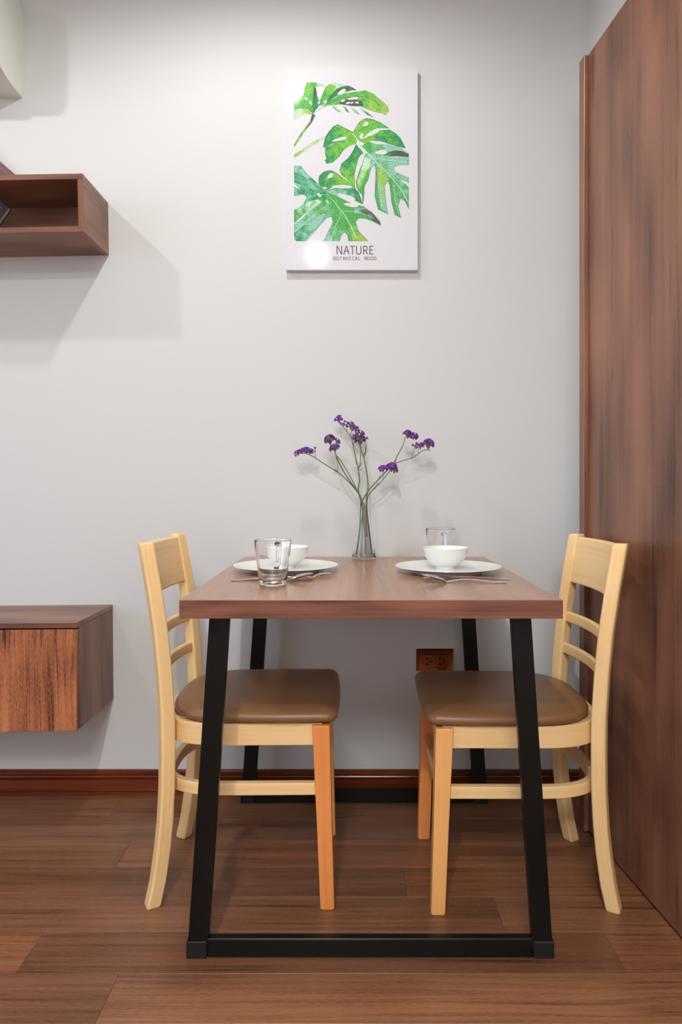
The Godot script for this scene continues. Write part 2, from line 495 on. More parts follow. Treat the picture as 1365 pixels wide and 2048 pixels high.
	var veins := [
		[[345, 470, 352, 380, 346, 250], 2.0, DRK], [[345, 470, 250, 400, 172, 330], 1.5, DRK], [[360, 460, 470, 400, 600, 352, 760, 330, 880, 360, 1000, 440], 2.4, OLV], [[470, 390, 620, 340, 800, 330, 950, 410], 1.8, DRK],
		[[690, 640, 745, 730, 860, 860, 960, 960, 1080, 1090, 1180, 1250], 3.6, MINT], [[740, 750, 690, 830, 640, 960], 1.8, DRK], [[850, 870, 800, 960, 740, 1090], 2.0, MINT], [[940, 950, 930, 1100, 950, 1290], 2.0, MINT], [[1050, 1070, 1060, 1200, 1095, 1350], 2.0, MINT], [[860, 860, 1000, 880, 1180, 900], 2.0, MINT], [[720, 690, 600, 690, 470, 720], 1.8, DRK], [[740, 720, 860, 680, 1060, 690, 1130, 750], 1.8, DRK], [[710, 660, 780, 600, 900, 560], 1.6, DRK],
		[[395, 1100, 470, 1180, 560, 1290, 630, 1380, 720, 1560], 3.4, MINT], [[600, 1330, 720, 1330, 880, 1390], 2.0, MINT], [[590, 1350, 540, 1450, 490, 1590], 2.4, MINT], [[500, 1250, 380, 1330, 180, 1500], 2.2, MINT], [[470, 1180, 350, 1190, 180, 1260], 1.8, MINT], [[400, 1110, 300, 1060, 175, 1010], 1.8, MINT], [[420, 1120, 500, 1070, 600, 1060], 1.6, DRK], [[388, 1080, 420, 1130, 520, 1230], 2.0, DRK],
		[[427, 772, 450, 690, 510, 600, 560, 570], 2.4, DRK], [[690, 640, 620, 604, 560, 572], 2.6, BRN], [[692, 640, 740, 560, 810, 518, 900, 540], 2.4, BRN], [[388, 1070, 395, 1020, 440, 980, 510, 976, 600, 1036], 2.2, DRK], [[450, 1158, 560, 1124, 700, 1128, 776, 1266], 2.0, DRK], [[884, 1200, 892, 1000, 880, 920], 2.0, DRK], [[790, 1100, 786, 1190, 776, 1266], 2.4, BRN],
	]
	for l in veins:
		art_line(smooth_path(pp(l[0]), 5), l[1], l[2], 0.75)
	for h in [
		[275, 345, 18, 9, 40], [315, 380, 8, 22, -15], [398, 290, 26, 44, 15], [445, 372, 18, 9, -40], [388, 378, 8, 16, 20], [602, 362, 20, 9, -25], [645, 382, 22, 8, -15], [690, 342, 50, 11, -8], [590, 285, 42, 17, -30], [680, 380, 16, 7, -20], [725, 378, 18, 8, 10],
		[570, 698, 70, 13, -14], [802, 566, 28, 16, -35], [764, 668, 14, 26, 25], [866, 640, 70, 18, -28], [930, 730, 66, 9, 6], [940, 812, 52, 20, -3], [756, 900, 17, 62, 18], [742, 756, 6, 14, 20], [1120, 955, 66, 26, -4], [1150, 1075, 40, 9, 22],
		[488, 1018, 32, 17, -40], [440, 1125, 18, 10, -10], [592, 1112, 92, 14, 2], [632, 1200, 84, 17, 17], [672, 1272, 66, 16, 8], [390, 1184, 24, 12, 45], [463, 1242, 16, 9, 45]]:
		art_fill(hole(h[0], h[1], h[2], h[3], h[4]), white, white, Vector2.ZERO, Vector2.ONE, n1, n2)
	return ImageTexture.create_from_image(Image.create_from_data(art_w, art_h, false, Image.FORMAT_RGB8, art))

# ------------------------------------------------------------------ furniture
func u_path(front: float, n := 40) -> Array:
	# plan of the bent rail: straight sides, rounded behind; from the front on +z round to the front on -z
	var out := []
	out.append(Vector2(front, 0.170))
	out.append(Vector2(0.06, 0.170))
	for k in n + 1:
		var a := PI * k / n
		var c := cos(a)
		var s := sin(a)
		out.append(Vector2(-0.02 - 0.188 * pow(s, 2.0 / 3.0), signf(c) * 0.170 * pow(absf(c), 2.0 / 3.0)))
	out.append(Vector2(0.06, -0.170))
	out.append(Vector2(front, -0.170))
	return out

func bent_rail(y: float, thick: float, tall: float) -> Shape:
	var p := u_path(0.18)
	var sec := rrect(thick, tall, 0.003, 2)
	var rings := []
	for i in p.size():
		var t: Vector2 = (p[mini(i + 1, p.size() - 1)] - p[maxi(i - 1, 0)]).normalized()
		var nrm := Vector2(t.y, -t.x)
		var r := PackedVector3Array()
		for q in sec:
			var o: Vector2 = p[i] + nrm * q.x
			r.append(Vector3(o.x, y + q.y, o.y))
		rings.append(r)
	return Shape.new().loft(rings, true, true)

func post_x(y: float) -> float:
	var hs := [0.0, 0.06, 0.13, 0.20, 0.28, 0.36, 0.45, 0.55, 0.65, 0.75, 0.87]
	var xs := [-0.224, -0.211, -0.201, -0.194, -0.190, -0.189, -0.190, -0.196, -0.206, -0.221, -0.242]
	for i in hs.size() - 1:
		if y <= hs[i + 1]:
			return lerpf(xs[i], xs[i + 1], (y - hs[i]) / (hs[i + 1] - hs[i]))
	return xs[-1]

func rear_post(side: float) -> Shape:
	var sec := rrect(0.034, 0.034, 0.006, 3)
	var rings := []
	for k in 45:
		var y := 0.862 * k / 44.0
		var grow := 1.0
		if k == 0: grow = 0.88
		if k == 44: grow = 0.84
		if k == 0: y = 0.0
		var r := PackedVector3Array()
		for q in sec:
			var o := (q * grow).rotated(side * deg_to_rad(-30.0))
			r.append(Vector3(post_x(y) + o.x, y, side * 0.165 + o.y))
		rings.append(r)
		if k == 0:
			var r2 := PackedVector3Array()
			for q in sec:
				var o := q.rotated(side * deg_to_rad(-30.0))
				r2.append(Vector3(post_x(0.004) + o.x, 0.004, side * 0.165 + o.y))
			rings.append(r2)
		if k == 43:
			var r3 := PackedVector3Array()
			for q in sec:
				var o := q.rotated(side * deg_to_rad(-30.0))
				r3.append(Vector3(post_x(0.858) + o.x, 0.858, side * 0.165 + o.y))
			rings.append(r3)
	return Shape.new().loft(rings, true, true)

func back_rail(y0: float, y1: float, thick: float, fwd: float) -> Shape:
	# a board bent between the rear posts, leaning with them
	var rings := []
	var sec := rrect(thick, y1 - y0, minf(thick * 0.42, 0.006), 3)
	for k in 17:
		var z := lerpf(-0.158, 0.158, k / 16.0)
		var sag := 0.026 * (1.0 - pow(z / 0.165, 2.0))
		var r := PackedVector3Array()
		for q in sec:
			var y := (y0 + y1) * 0.5 + q.y
			r.append(Vector3(post_x(y) + fwd - sag + q.x, y, z))
		rings.append(r)
	return Shape.new().loft(rings, true, true)

func front_leg(side: float) -> Shape:
	var rings := []
	for k in [[0.0, 0.030], [0.003, 0.034], [0.20, 0.0365], [0.432, 0.042], [0.4345, 0.038]]:
		var sec := rrect(k[1], k[1], 0.004, 2)
		var x: float = lerpf(0.193, 0.178, k[0] / 0.434)
		var r := PackedVector3Array()
		for q in sec:
			r.append(Vector3(x + q.x, k[0], side * 0.1745 + q.y))
		rings.append(r)
	return Shape.new().loft(rings, true, true)

func cushion() -> Shape:
	var out := []
	var n := 44
	for k in n + 1:                  # rounded behind
		var a := PI * k / n
		out.append(Vector2(-0.015 - 0.182 * pow(sin(a), 2.0 / 2.7), signf(cos(a)) * 0.196 * pow(absf(cos(a)), 2.0 / 2.7)))
	for k in 7:                      # sides and small front corners
		out.append(Vector2(lerpf(0.0, 0.19, k / 6.0), -0.196 - 0.004 * sin(PI * k / 6.0)))
	for k in range(1, 7):
		var a := -PI / 2 + PI / 2 * k / 6.0
		out.append(Vector2(0.19 + 0.028 * cos(a), -0.168 + 0.028 * sin(a)))
	for k in range(1, 10):
		out.append(Vector2(0.218 + 0.005 * sin(PI * k / 10.0), lerpf(-0.168, 0.168, k / 10.0)))
	for k in range(0, 7):
		var a := PI / 2 * k / 6.0
		out.append(Vector2(0.19 + 0.028 * cos(a), 0.168 + 0.028 * sin(a)))
	for k in range(1, 6):
		out.append(Vector2(lerpf(0.19, 0.0, k / 6.0), 0.196 + 0.004 * sin(PI * k / 6.0)))
	var rings := []
	var c := Vector2(0.01, 0.0)
	for lv in [[0.0, 0.014, 1.0], [0.001, 0.006, 1.0], [0.006, 0.001, 1.0], [0.013, 0.0, 1.0], [0.020, 0.003, 1.0], [0.026, 0.010, 1.0], [0.030, 0.020, 1.0], [0.033, 0.032, 1.0], [0.0365, 0.032, 0.80], [0.0385, 0.032, 0.55], [0.040, 0.032, 0.28], [0.0405, 0.032, 0.06]]:
		var r := PackedVector3Array()
		for i in out.size():
			var p: Vector2 = out[i]
			var t: Vector2 = (out[(i + 1) % out.size()] - out[(i - 1 + out.size()) % out.size()]).normalized()
			var q: Vector2 = p + Vector2(t.y, -t.x) * lv[1] * (-1.0 if Vector2(t.y, -t.x).dot(p - c) > 0.0 else 1.0)
			q = c + (q - c) * lv[2]
			r.append(Vector3(q.x, 0.441 + lv[0], q.y))
		rings.append(r)
	return Shape.new().loft(rings, true)

func make_chair(label: String, at: Vector3, turn: float, leg_tones: Array) -> Node3D:
	# faces +x in its own axes
	var t := thing("dining_chair", label, "chair", at, turn, "pale wooden dining chairs at the table")
	for s in [1.0, -1.0]:
		var lp := part("front_leg", front_leg(s).mesh(1, Vector2(0.13 * s, 0.05)), leg_tones[0 if s > 0 else 1], t)
		if leg_tones[0 if s > 0 else 1] == M.orange: lp.set_meta("label", "orange toned front leg")
		part("rear_post", rear_post(s).mesh(1, Vector2(0.3 * s, 0.11)), M.pale, t)
	part("seat_rail", bent_rail(0.4105, 0.022, 0.053).mesh(0, Vector2(0.21, 0.03)), M.pale, t)
	part("front_rail", Shape.new().box(Vector3(0.182, 0.4105, 0), Vector3(0.020, 0.053, 0.315), 0.003).mesh(2, Vector2(0.4, 0.1)), leg_tones[1], t)
	part("stretcher", bent_rail(0.280, 0.020, 0.029).mesh(0, Vector2(0.02, 0.13)), M.pale, t)
	part("front_stretcher", Shape.new().box(Vector3(0.186, 0.285, 0), Vector3(0.018, 0.027, 0.32), 0.003).mesh(2, Vector2(0.3, 0.02)), leg_tones[1], t)
	part("crest_rail", back_rail(0.727, 0.855, 0.020, 0.0).mesh(2, Vector2(0.05, 0.02)), M.pale, t)
	part("back_slat", back_rail(0.617, 0.646, 0.015, 0.0).mesh(2, Vector2(0.25, 0.02)), M.pale, t)
	part("back_slat", back_rail(0.530, 0.559, 0.015, 0.0).mesh(2, Vector2(0.45, 0.07)), M.pale, t)
	var c := part("cushion", cushion().mesh(0, Vector2.ZERO, 50.0), M.leather, t)
	c.set_meta("label", "smooth brown leather seat cushion")
	return t

func leg_frame(t: Node3D, z: float) -> void:
	# a trapezoid of flat steel tube standing at depth z: two slanted legs, a foot bar and a top bar
	var dz := 0.020
	for s in [-1.0, 1.0]:
		var rings := []
		for k in [[0.0, 0.366], [1.0, 0.3185]]:
			var y: float = lerpf(0.003, TOP - 0.0382, k[0])
			var r := PackedVector3Array()
			for q in rrect(0.043, dz, 0.0025, 2):
				r.append(Vector3(s * k[1] + q.x, y, z + q.y))
			rings.append(r)
		part("leg", Shape.new().loft(rings).mesh(1), M.black, t)
		part("foot_cap", Shape.new().box(Vector3(s * 0.3675, 0.018, z), Vector3(0.043, 0.036, dz + 0.003), 0.0015).mesh(1), M.rubber, t)
	part("foot_bar", Shape.new().box(Vector3(0, 0.0215, z), Vector3(0.69, 0.040, dz - 0.0006), 0.0022).mesh(0), M.black, t)
	for s in [-1.0, 1.0]:
		part("mounting_plate", Shape.new().box(Vector3(s * 0.25, TOP - 0.0400, z), Vector3(0.10, 0.0036, dz), 0.0005).mesh(0), M.black, t)

func make_table() -> void:
	var t := thing("dining_table", "walnut topped dining table with black trapezoid steel legs against the wall", "table", Vector3(0.038, 0, -1.838))
	part("table_top", Shape.new().box(Vector3(0, TOP - 0.019, 0.0), Vector3(0.776, 0.038, 0.850), 0.0012).mesh(2, Vector2(0.35, 0.21)), M.table, t)
	part("edge_band", Shape.new().box(Vector3(0, TOP - 0.019, 0.4252), Vector3(0.7745, 0.0365, 0.0012), 0.0003).mesh(0, Vector2(0.1, 0.33)), M.edge, t).set_meta("label", "reddish wood edge band")
	leg_frame(t, 1.838 - 1.488)
	leg_frame(t, 1.838 - 2.208)

func make_mug(label: String, at: Vector3, turn: float) -> void:
	var t := thing("glass_mug", label, "mug", at, turn, "clear glass mugs")
	var prof := [[0.0, 0.0012], [0.022, 0.0012], [0.0275, 0.0], [0.0300, 0.0015], [0.0312, 0.005], [0.0325, 0.014], [0.0362, 0.042], [0.0400, 0.072], [0.0432, 0.1025], [0.0430, 0.1040], [0.0421, 0.1046], [0.0411, 0.1038], [0.0409, 0.1020], [0.0376, 0.072], [0.0338, 0.042], [0.0300, 0.0165], [0.0270, 0.0130], [0.0, 0.0125]]
	part("cup", Shape.new().lathe(prof, Vector3.ZERO, 56).mesh(0, Vector2.ZERO, 45.0), M.glass, t)
	var path := smooth_path([Vector3(0.0418, 0.091, 0), Vector3(0.054, 0.0935, 0), Vector3(0.066, 0.089, 0), Vector3(0.0705, 0.074, 0), Vector3(0.067, 0.056, 0), Vector3(0.056, 0.042, 0), Vector3(0.0395, 0.034, 0)], 6)
	var rings := []
	for i in path.size():
		var d: Vector3 = (path[mini(i + 1, path.size() - 1)] - path[maxi(i - 1, 0)]).normalized()
		var nrm := Vector3(-d.y, d.x, 0)
		var r := PackedVector3Array()
		for q in rrect(0.0075, 0.0140, 0.0035, 3):
			r.append(path[i] + nrm * q.x + Vector3(0, 0, q.y))
		rings.append(r)
	part("handle", Shape.new().loft(rings).mesh(0, Vector2.ZERO, 60.0), M.glass, t)

func make_plate(label: String, at: Vector3) -> void:
	var m := Shape.new().lathe([[0.0, 0.0050], [0.083, 0.0050], [0.084, 0.0], [0.0885, 0.0], [0.0905, 0.0045], [0.112, 0.0085], [0.139, 0.0160], [0.1412, 0.0170], [0.1408, 0.0180], [0.1388, 0.0182], [0.112, 0.0128], [0.096, 0.0100], [0.088, 0.0092], [0.0, 0.0092]], Vector3.ZERO, 72).mesh(0, Vector2.ZERO, 40.0)
	var o := part(numbered("dinner_plate"), m, M.porcelain, self, at)
	tag(o, label, "plate", "white dinner plates")

func make_bowl(label: String, at: Vector3) -> void:
	var m := Shape.new().lathe([[0.0, 0.004], [0.0225, 0.004], [0.0235, 0.0], [0.0262, 0.0], [0.0272, 0.0062], [0.0360, 0.0110], [0.0475, 0.0215], [0.0550, 0.0350], [0.0600, 0.0490], [0.0614, 0.0556], [0.0608, 0.0567], [0.0596, 0.0561], [0.0580, 0.0490], [0.0530, 0.0360], [0.0450, 0.0240], [0.0320, 0.0140], [0.020, 0.0095], [0.0, 0.0080]], Vector3.ZERO, 64).mesh(0, Vector2.ZERO, 45.0)
	var o := part(numbered("rice_bowl"), m, M.porcelain, self, at)
	tag(o, label, "bowl", "white bowls")

func flat_strip(stations: Array, thick := 0.0016) -> Shape:
	# stations: [x, y, half width, dish]; a pressed steel strip whose section is dished by that much
	var rings := []
	for s in stations:
		var r := PackedVector3Array()
		for k in 9:
			var u := -1.0 + k / 4.0
			r.append(Vector3(s[0], s[1] - s[3] * (1.0 - u * u) + thick, s[2] * u))
		for k in 9:
			var u := 1.0 - k / 4.0
			r.append(Vector3(s[0], s[1] - s[3] * (1.0 - u * u), s[2] * u))
		rings.append(r)
	return Shape.new().loft(rings)

func make_spoon(label: String, at: Vector3, turn: float) -> void:
	# the bowl end points to +x; it rests on the bowl's belly and the tip of the handle
	var st := []
	for k in 13:
		var u := k / 12.0
		st.append([lerpf(-0.128, 0.012, u), 0.0006 + 0.0068 * sin(PI * pow(u, 1.6)) + 0.0015 * u, lerpf(0.0088, 0.0032, pow(u, 0.8)) * (0.6 if k == 0 else 1.0), 0.0004])
	for k in range(1, 15):
		var u := k / 14.0
		var w := sin(PI * pow(u, 0.85))
		st.append([0.012 + 0.060 * u, 0.0021 + 0.0165 * pow(u, 1.25) + 0.0060 * w, 0.0032 * (1.0 - u) + 0.0195 * pow(w, 0.6), 0.0062 * w])
	var o := part(numbered("spoon"), flat_strip(st).mesh(0, Vector2.ZERO, 50.0), M.steel, self, at)
	o.rotation.y = deg_to_rad(turn)
	tag(o, label, "spoon", "steel spoons")

func make_fork(label: String, at: Vector3, turn: float, lift: float) -> void:
	var sh := Shape.new()
	var st := []
	for k in 13:
		var u := k / 12.0
		st.append([lerpf(-0.115, 0.030, u), 0.0006 + 0.0060 * sin(PI * 0.62 * u), lerpf(0.0080, 0.0030, pow(u, 0.7)), 0.0003])
	for k in range(1, 6):
		var u := k / 5.0
		st.append([0.030 + 0.022 * u, 0.0062 - 0.0022 * u * (1.0 - lift), lerpf(0.0030, 0.0115, smoothstep(0.0, 1.0, u)), 0.0012 * u])
	sh.v = flat_strip(st).v
	sh.uv.resize(sh.v.size())
	sh.uv.fill(Vector2.INF)
	for k in 4:
		var z := -0.0094 + 0.00627 * k
		var tine := []
		for i in 7:
			var u := i / 6.0
			tine.append([0.0515 + 0.047 * u, 0.0040 + 0.0022 * lift + lift * 0.0135 * sin(PI * 0.62 * u), 0.0018 * (1.0 - 0.55 * u), 0.0])
		var tv := flat_strip(tine).v
		for p in tv:
			sh.v.append(p + Vector3(0, 0, z)); sh.uv.append(Vector2.INF)
	var o := part(numbered("fork"), sh.mesh(0, Vector2.ZERO, 50.0), M.steel, self, at)
	o.rotation.y = deg_to_rad(turn)
	tag(o, label, "fork", "steel forks")

# ------------------------------------------------------------------ flowers
func floret(sh_green: Shape, sh_purple: Shape, base: Vector3, dir: Vector3, size: float, rng: RandomNumberGenerator) -> void:
	var d := dir.normalized()
	var side := d.cross(Vector3(0.31, 0.17, 0.93)).normalized()
	var up := d.cross(side)
	var green := []
	for k in [[0.0, 0.18], [0.55, 0.34], [0.95, 0.42]]:
		var r := PackedVector3Array()
		for i in 6:
			var a := TAU * i / 6
			r.append(base + d * size * k[0] * 1.5 + (side * cos(a) + up * sin(a)) * size * k[1])
		green.append(r)
	sh_green.loft(green, true)
	var cup := []
	var ph := rng.randf() * TAU
	for k in [[0.9, 0.36, 0.0], [1.5, 0.60, 0.12], [1.85, 0.98, 0.30], [1.7, 0.62, 0.2], [1.35, 0.30, 0.1]]:
		var r := PackedVector3Array()
		for i in 14:
			var a := TAU * i / 14
			var ruf: float = 1.0 + k[2] * sin(5.0 * a + ph) * 0.8
			r.append(base + d * size * (k[0] + k[2] * 0.5 * cos(5.0 * a + ph + 0.7)) + (side * cos(a) + up * sin(a)) * size * k[1] * ruf)
		cup.append(r)
	sh_purple.loft(cup, true)

func make_sprig(label: String, at: Vector3, stems: Array, leaves: Array, heads: Array, sd: int) -> void:
	# lengths in millimetres from the middle of the vase's foot
	var t := thing("statice_stem", label, "flower", at, 0.0, "purple statice stems in the vase")
	var rng := RandomNumberGenerator.new()
	rng.seed = sd
	for s in stems:
		var pts := []
		for p in s[0]: pts.append(Vector3(p[0], p[1], p[2]) * 0.001)
		var sp := smooth_path(pts, 5)
		var rad := []
		for i in sp.size(): rad.append(1.22 * lerpf(s[1], s[2], float(i) / (sp.size() - 1)) * 0.001)
		part("stem", Shape.new().tube(sp, rad, 8).mesh(1), M.stem, t)
	for l in leaves:
		var a := Vector3(l[0], l[1], l[2]) * 0.001
		var b := Vector3(l[3], l[4], l[5]) * 0.001
		var rings := []
		var d := (b - a).normalized()
		var side := d.cross(Vector3(0, 0.2, 1)).normalized()
		for k in [[0.0, 0.5], [0.4, 1.0], [0.8, 0.6], [1.0, 0.08]]:
			var r := PackedVector3Array()
			var c: Vector3 = a.lerp(b, k[0]) + side * sin(k[0] * PI) * 0.0012
			for i in 6:
				var an := TAU * i / 6
				r.append(c + side * cos(an) * 0.0017 * k[1] + d.cross(side) * sin(an) * 0.0006 * k[1])
			rings.append(r)
		part("leaf", Shape.new().loft(rings).mesh(1), M.stem, t)
	for h in heads:                  # [x, y, z, width, height, florets, tilt, share of closed green buds]
		var c := Vector3(h[0], h[1], h[2]) * 0.001
		var g := Shape.new()
		var p := Shape.new()
		var n: int = h[5]
		for i in n:
			var u := (i + 0.5) / n
			var th := i * 2.399963
			var el := acos(1.0 - u * 1.15) if n > 1 else 0.0
			var dir := Vector3(sin(el) * cos(th), cos(el), sin(el) * sin(th)) + Vector3(rng.randf_range(-0.18, 0.18), rng.randf_range(-0.1, 0.1), rng.randf_range(-0.18, 0.18))
			dir = dir.normalized().rotated(Vector3(0, 0, 1), deg_to_rad(h[6]))
			var off := Vector3(dir.x * h[3] * 0.5, dir.y * h[4] * 0.5, dir.z * h[3] * 0.42) * 0.001
			var size := rng.randf_range(0.0050, 0.0066) if n > 1 else 0.0056
			floret(g, p, c + off * 0.55 - dir * size * 0.4, dir, size * (1.0 if n > 4 else 0.92), rng)
		var core := PackedVector3Array()
		g.lathe([[0.0, -0.5 * h[4] * 0.001], [0.0016, -0.45 * h[4] * 0.001], [h[3] * 0.00022, -0.1 * h[4] * 0.001], [h[3] * 0.00026, 0.12 * h[4] * 0.001], [0.0, 0.22 * h[4] * 0.001]], c, 10)
		var head := part("flower_head", g.mesh(1), M.calyx, t)
		part("petals", p.mesh(1, Vector2.ZERO, 60.0), M.petal if h[7] < 0.5 else M.petal_dark, head)

func make_flowers(at: Vector3) -> void:
	var z := Vector3(at.x, at.y, at.z)
	make_sprig("statice stem leaning far left with a flat purple head and one small bud", z, [
		[[[-25, 12, 4], [-18, 50, 8], [-12, 110, 6], [-11, 186, 4], [-22, 212, 8], [-52, 246, 14], [-80, 270, 18], [-119, 295, 22], [-150, 315, 24], [-170, 326, 24], [-186, 331, 24], [-203, 329, 24]], 1.9, 0.9],
		[[[-149, 315, 24], [-151, 326, 24], [-152, 334, 24]], 0.7, 0.7], [[[-82, 271, 18], [-82, 288, 19], [-83, 302, 20], [-88, 326, 20]], 0.7, 0.6]],
		[[-80, 271, 18, -92, 281, 20]],
		[[-204, 329, 24, 15, 14, 5, 35, 0], [-192, 335, 24, 17, 15, 7, 15, 0], [-179, 338, 24, 18, 16, 7, 5, 0], [-168, 333, 24, 14, 13, 5, -10, 0], [-152, 338, 24, 8, 14, 1, 5, 1]], 101)
	make_sprig("statice stem with a round half-open head above a bright purple head", z, [
		[[[4, 16, -4], [3, 60, -6], [-2, 120, -2], [-8, 180, 4], [-18, 208, 12], [-45, 246, 24], [-68, 282, 32], [-84, 317, 36], [-94, 344, 38], [-106, 362, 38]], 2.3, 1.2],
		[[[-21, 216, 10], [-45, 262, 18], [-68, 301, 26], [-84, 322, 32]], 1.3, 1.0]],
		[],
		[[-105, 370, 38, 34, 30, 15, 15, 1], [-90, 344, 40, 28, 22, 12, 25, 0], [-84, 364, 36, 14, 14, 4, -20, 1]], 102)
	make_sprig("tallest statice stem arching left with a row of small purple flowers", z, [
		[[[6, 20, -10], [2, 110, -8], [-4, 165, -4], [-17, 212, -2], [-14, 250, -4], [-18, 282, -6], [-25, 317, -8], [-33, 352, -8], [-41, 383, -8], [-52, 398, -8], [-68, 418, -8], [-78, 431, -8]], 2.4, 0.8],
		[[[-18, 281, -6], [-12, 300, -4], [-10, 330, -4], [-8, 352, -4]], 1.2, 1.0], [[[-41, 383, -8], [-41, 400, -8]], 0.8, 0.8], [[[-52, 398, -8], [-55, 412, -8]], 0.7, 0.7], [[[-59, 405, -8], [-66, 418, -8]], 0.7, 0.7], [[[-33, 352, -8], [-28, 385, -8], [-26, 396, -8]], 0.8, 0.8]],
		[[-17, 283, -6, -6, 305, -2], [-18, 285, -6, -28, 308, -6], [-17, 280, -6, -5, 282, 2], [-32, 350, -8, -34, 366, -6]],
		[[-78, 436, -8, 18, 20, 7, 10, 0], [-65, 424, -8, 10, 16, 2, 5, 0], [-55, 420, -8, 10, 15, 2, 5, 0], [-41, 415, -8, 17, 22, 6, 0, 0], [-26, 404, -8, 16, 18, 6, 0, 0]], 103)
	make_sprig("central statice stem with a large green head tipped with purple", z, [
		[[[25, 14, 8], [16, 90, 5], [10, 138, 2], [8, 188, -2], [13, 226, -10], [10, 265, -14], [2, 312, -16], [-9, 344, -16], [-14, 368, -16]], 2.4, 1.5],
		[[[2, 312, -16], [4, 330, -14], [5, 352, -12], [3, 372, -12]], 0.9, 0.7]],
		[[2, 316, -16, 10, 371, -12], [-2, 322, -16, 6, 345, -10]],
		[[-12, 372, -16, 36, 36, 14, 5, 1], [-24, 384, -14, 16, 16, 5, 20, 0], [3, 376, -12, 9, 10, 2, -15, 1], [-9, 392, -16, 14, 16, 4, 0, 1]], 104)
	make_sprig("statice stem leaning far right and forking to two big purple heads", z, [
		[[[-20, 32, 4], [-8, 115, 0], [2, 165, 4], [-4, 184, 6], [18, 220, 16], [42, 246, 24], [66, 272, 30], [88, 293, 34], [92, 301, 34], [104, 325, 36], [118, 352, 36], [127, 380, 36]], 2.1, 1.0],
		[[[90, 297, 34], [128, 310, 38], [150, 316, 40], [170, 331, 42], [186, 339, 42], [204, 339, 42]], 1.2, 0.9],
		[[[146, 315, 40], [150, 330, 40], [155, 346, 40]], 0.9, 0.8], [[[166, 328, 42], [166, 345, 42]], 0.7, 0.7]],
		[[90, 297, 34, 100, 310, 36], [42, 246, 24, 50, 262, 24]],
		[[134, 386, 36, 28, 24, 12, -15, 0], [152, 380, 36, 22, 18, 8, -35, 0], [197, 356, 42, 32, 32, 18, -5, 0], [172, 349, 42, 16, 16, 5, 5, 0], [156, 352, 40, 9, 16, 2, 0, 1]], 105)
	make_sprig("short statice stem on the right with a low pair of purple heads", z, [
		[[[10, 70, -4], [6, 130, -2], [10, 188, 4], [25, 215, 18], [49, 238, 32], [72, 266, 42], [80, 276, 44]], 1.7, 1.0],
		[[[58, 251, 36], [58, 262, 38], [56, 272, 40]], 0.8, 0.7]],
		[[25, 216, 18, 40, 228, 26], [36, 228, 26, 46, 242, 26]],
		[[84, 285, 44, 30, 28, 16, 0, 0], [92, 276, 46, 16, 18, 5, -30, 0], [58, 280, 40, 20, 18, 8, 5, 0]], 106)

# ------------------------------------------------------------------ the scene
func _ready() -> void:
	# camera: level lens, shifted slightly down and left as an architectural shot
	var cam := Camera3D.new()
	cam.name = "camera"
	cam.projection = Camera3D.PROJECTION_FRUSTUM
	cam.near = 0.05
	cam.far = 60.0
	cam.size = 2048.0 / 1400.0 * cam.near
	cam.frustum_offset = Vector2(-22.5, -54.0) / 1400.0 * cam.near
	cam.position = Vector3(0, 1.0, 0)
	add_child(cam)
	cam.current = true

	var env := WorldEnvironment.new()
	env.name = "surroundings"
	var e := Environment.new()
	e.background_mode = Environment.BG_SKY
	var sky := Sky.new()
	var sm := ProceduralSkyMaterial.new()
	sm.sky_top_color = rgb8(120, 160, 215)
	sm.sky_horizon_color = rgb8(215, 226, 240)
	sm.ground_bottom_color = rgb8(168, 176, 188)
	sm.ground_horizon_color = rgb8(204, 214, 228)
	sm.sky_energy_multiplier = 2.0
	sm.ground_energy_multiplier = 2.0
	sky.sky_material = sm
	e.sky = sky
	e.tonemap_mode = Environment.TONE_MAPPER_LINEAR
	e.tonemap_exposure = 1.13
	e.sdfgi_enabled = true
	e.ssao_enabled = true
	e.ssil_enabled = true
	env.environment = e
	add_child(env)

	make_materials()
	build_room()
	build_wall_things()
	make_table()
	make_chair("pale wooden chair beside the wall cabinet, with one orange front leg", Vector3(-0.2545, 0, -1.834), 0.9, [M.orange, M.pale_orange])
	make_chair("pale wooden chair beside the tall wood panel, facing the other chair", Vector3(0.394, 0, -1.815), 179.6, [M.orange, M.pale_orange])
	build_table_setting()

func downlight(x: float, z: float, power: float, col: Color, label: String) -> void:
	var t := thing("downlight", label, "ceiling light", Vector3(x, CEIL, z), 0.0, "round ceiling downlights")
	part("trim_ring", Shape.new().lathe([[0.034, 0.0], [0.054, 0.0], [0.053, -0.006], [0.038, -0.010], [0.034, -0.004]], Vector3.ZERO, 40, true).mesh(), M.frame_white, t)
	var glow := plain(Color(1, 1, 1), 0.6)
	glow.emission_enabled = true
	glow.emission = col
	glow.emission_energy_multiplier = 6.0
	part("lamp_diffuser", Shape.new().lathe([[0.0, -0.001], [0.0335, -0.001], [0.0335, -0.003], [0.0, -0.003]], Vector3.ZERO, 32).mesh(), glow, t)
	var l := SpotLight3D.new()
	l.name = "lamp_light"
	l.position = Vector3(0, -0.02, 0)
	l.rotation_degrees = Vector3(-90, 0, 0)
	l.spot_angle = 88.0
	l.spot_angle_attenuation = 0.5
	l.spot_range = 9.0
	l.spot_attenuation = 2.0
	l.light_energy = power
	l.light_color = col
	l.light_size = 0.033
	l.shadow_enabled = true
	t.add_child(l)

